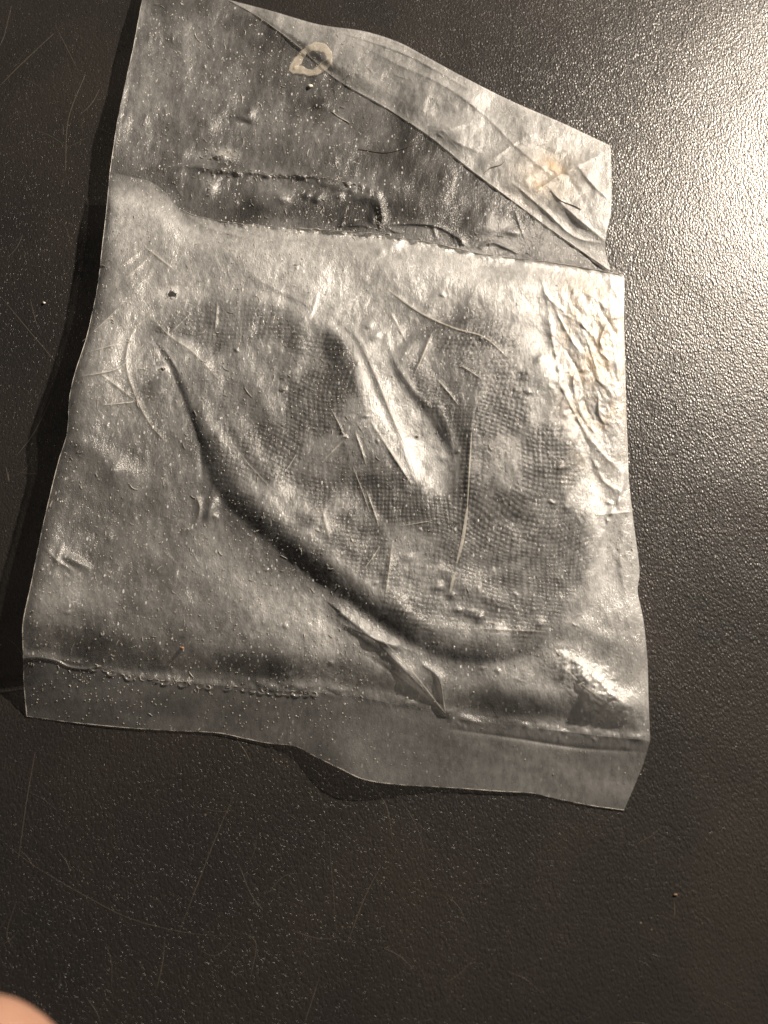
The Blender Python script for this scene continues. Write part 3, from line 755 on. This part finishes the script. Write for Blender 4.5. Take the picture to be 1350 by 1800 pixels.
while len(specks) < 4200 and tries < 30000:
    tries += 1
    x, y = random.uniform(50, 1130), random.uniform(0, 1380)
    if not inside_bag[int(y+OY), int(x+OX)]: continue
    dens = .22+.6*(x < 650)+(.3 if y > 880 and x < 640 else 0)+.5*float(PATCH[int(y+OY), int(x+OX)])
    if y > 1240: dens *= .35
    if random.random() > dens: continue
    L = random.uniform(.8, 2.6); a = random.gauss(1.5, .5); 
    if random.random() < .12: continue
    specks.append({'p': [(x, y), (x+L*.5*math.cos(a), y+L*.5*math.sin(a)), (x+L*math.cos(a), y+L*math.sin(a))], 'w': random.choice((.4,.5,.6,.8,1.1)), 'z': TOPF})
o = ribbons('dust_specks', specks, M_LINT, None, hgt=.8, rel=.3)
tag(o, 'tiny pale dust specks sprinkled over the plastic bag, thickest on its left side', 'dust', None, 'stuff')
HAIRS = [([(850,305),(862,295),(880,290),(888,282)], .7, 'short dark hair lying on the folded corner of the bag'),
         ([(630,262),(680,268),(724,255),(733,248)], .55, 'long thin dark hair curved across the flap below the fold'),
         ([(968,334),(985,352),(1010,362),(1022,368)], .6, 'fine hair beside the yellow stain on the folded corner')]
for p, wd, lb in HAIRS:
    o = ribbons('stray_hair', [{'p': p, 'w': wd, 'z': TOPF}], M_HAIR, None, hgt=1.0, rel=.4)
    tag(o, lb, 'hair', 'stray hairs on the bag')
o = ribbons('curled_fibre', [{'p': [(584,196),(596,206),(608,212),(615,217)], 'w': .8, 'z': TOPF}], M_LINT, None, hgt=1.2, rel=.4)
tag(o, 'curled white fibre on the flap below the dried glue ring', 'fibre')
def crumb(name, x, y, r, F, mat, label, squash=.6):
    V, Fc = [], []
    z0 = float(sample(F, np.array([x, y], float))) if F is not None else 0
    n, m_ = 8, 5; rr = random.Random(int(x*7+y))
    for j in range(m_):
        th = math.pi*(j+.5)/m_
        for i in range(n):
            k = rr.uniform(.75, 1.2)
            ph = 2*math.pi*i/n
            V.append(P(x+r*k*math.sin(th)*math.cos(ph), y+r*.7*k*math.sin(th)*math.sin(ph), z0+r*squash*(1-math.cos(th)*k*.95)))
    for j in range(m_-1):
        for i in range(n): Fc.append((j*n+i, j*n+(i+1) % n, (j+1)*n+(i+1) % n, (j+1)*n+i))
    V = np.array(V); ends = np.array([V[:n].mean(0), V[-n:].mean(0)]); V = np.vstack([V, ends])
    T_ = [(n*m_, (i+1) % n, i, i) for i in range(n)]; T2 = [(n*m_+1, (m_-1)*n+i, (m_-1)*n+(i+1) % n, (m_-1)*n+(i+1) % n) for i in range(n)]
    me = bpy.data.meshes.new(name)
    me.from_pydata([tuple(q_) for q_ in V], [], [tuple(f) for f in Fc]+[t[:3] for t in T_]+[t[:3] for t in T2])
    me.materials.append(mat)
    for p_ in me.polygons: p_.use_smooth = True
    o = link(bpy.data.objects.new(name, me)); tag(o, label, 'crumb'); return o
crumb('crumb', 320, 1139, 4, FR, M_CRUMB, 'tiny reddish brown crumb on the lower left of the bag above the hem')
crumb('crumb', 1187, 1573, 4, None, simple('brown_crumb', (.14, .085, .05), .7), 'brown crumb on the bare table at the lower right', .3)
crumb('crumb', 77, 532, 3, None, M_LINT, 'pale crumb on the bare table left of the bag')
crumb('crumb', 545, 151, 4.5, BK, M_LINT, 'pale flake on the flap just under the glue ring')

# ------------------------------------------------------------------ EXTRA
# ------------------------------------------------------------------ hand
def hand():
    root = bpy.data.objects.new('person', None); link(root)
    # finger tip sits over the lower left corner, about half way up to the camera
    tip = Vector(P(-62, 1965, 740)); root.location = tip
    tag(root, 'hand of a person with one fingertip reaching in at the lower left corner', 'person')
    m, nt, nd, lk = new_mat('skin')
    out = nd.new('ShaderNodeOutputMaterial'); pr = N(nt, 'ShaderNodeBsdfPrincipled')
    v = coords(nt); n = tex(nt, 'ShaderNodeTexNoise', v, Scale=220, Detail=5).outputs['Fac']
    mx = N(nt, 'ShaderNodeMix', data_type='RGBA'); lk.new(mapr(nt, n, .3, .7), mx.inputs[0])
    mx.inputs[6].default_value = (.25, .13, .09, 1); mx.inputs[7].default_value = (.31, .175, .12, 1)
    lk.new(mx.outputs[2], pr.inputs['Base Color']); pr.inputs['Roughness'].default_value = .55
    pr.inputs['Subsurface Weight'].default_value = .15; pr.inputs['Subsurface Radius'].default_value = (.004, .0015, .0008); pr.inputs['Subsurface Scale'].default_value = 1
    lk.new(pr.outputs[0], out.inputs[0])
    # joints, relative to the tip; the hand comes in from the lower left
    f = Vector((-.55, -.83, .06)).normalized(); s = Vector((.83, -.55, 0)).normalized(); dn = Vector((0, 0, -1))
    vs, es, rs = [], [], []
    def add(p, r, prev=None):
        vs.append(p); rs.append(r)
        if prev is not None: es.append((prev, len(vs)-1))
        return len(vs)-1
    wrist = f*.185+dn*-.005
    w0 = add(wrist, .024)
    arm = add(wrist+f*.06, .027, w0)
    palm = add(f*.135, .021, w0)
    def finger(base, joints, radii, prev):
        k = add(base, radii[0]*1.15, prev)
        for j, r in zip(joints, radii): k = add(j, r, k)
    k0 = f*.098
    finger(k0, [f*.055, f*.026, f*.002, f*-.0042, f*-.0072], [.0098, .0090, .0083, .0066, .0034], palm)
    b = k0+s*-.021+f*.002; finger(b, [b-f*.040+dn*.012, b-f*.046+dn*.038, b-f*.022+dn*.044], [.0098, .0088, .0075], palm)
    b = k0+s*-.042+f*.010; finger(b, [b-f*.036+dn*.014, b-f*.040+dn*.038, b-f*.018+dn*.042], [.0092, .0084, .0072], palm)
    b = k0+s*-.060+f*.022; finger(b, [b-f*.028+dn*.012, b-f*.032+dn*.030, b-f*.014+dn*.034], [.0080, .0073, .0064], palm)
    b = f*.140+s*.030+dn*.006; finger(b, [b-f*.034+s*.012+dn*.012, b-f*.062+s*.010+dn*.018], [.0112, .0088], palm)
    me = bpy.data.meshes.new('hand'); me.from_pydata([tuple(p) for p in vs], es, [])
    me.materials.append(m)
    o = link(bpy.data.objects.new('hand', me), root)
    sk = o.modifiers.new('skin', 'SKIN'); sk.use_smooth_shade = True
    me.skin_vertices.new() if not me.skin_vertices else None
    for i, r in enumerate(rs): me.skin_vertices[0].data[i].radius = (r, r*.92)
    me.skin_vertices[0].data[2].radius = (.030, .015)
    me.skin_vertices[0].data[w0].use_root = True
    sb = o.modifiers.new('sub', 'SUBSURF'); sb.levels = 2; sb.render_levels = 2
    return root
hand()
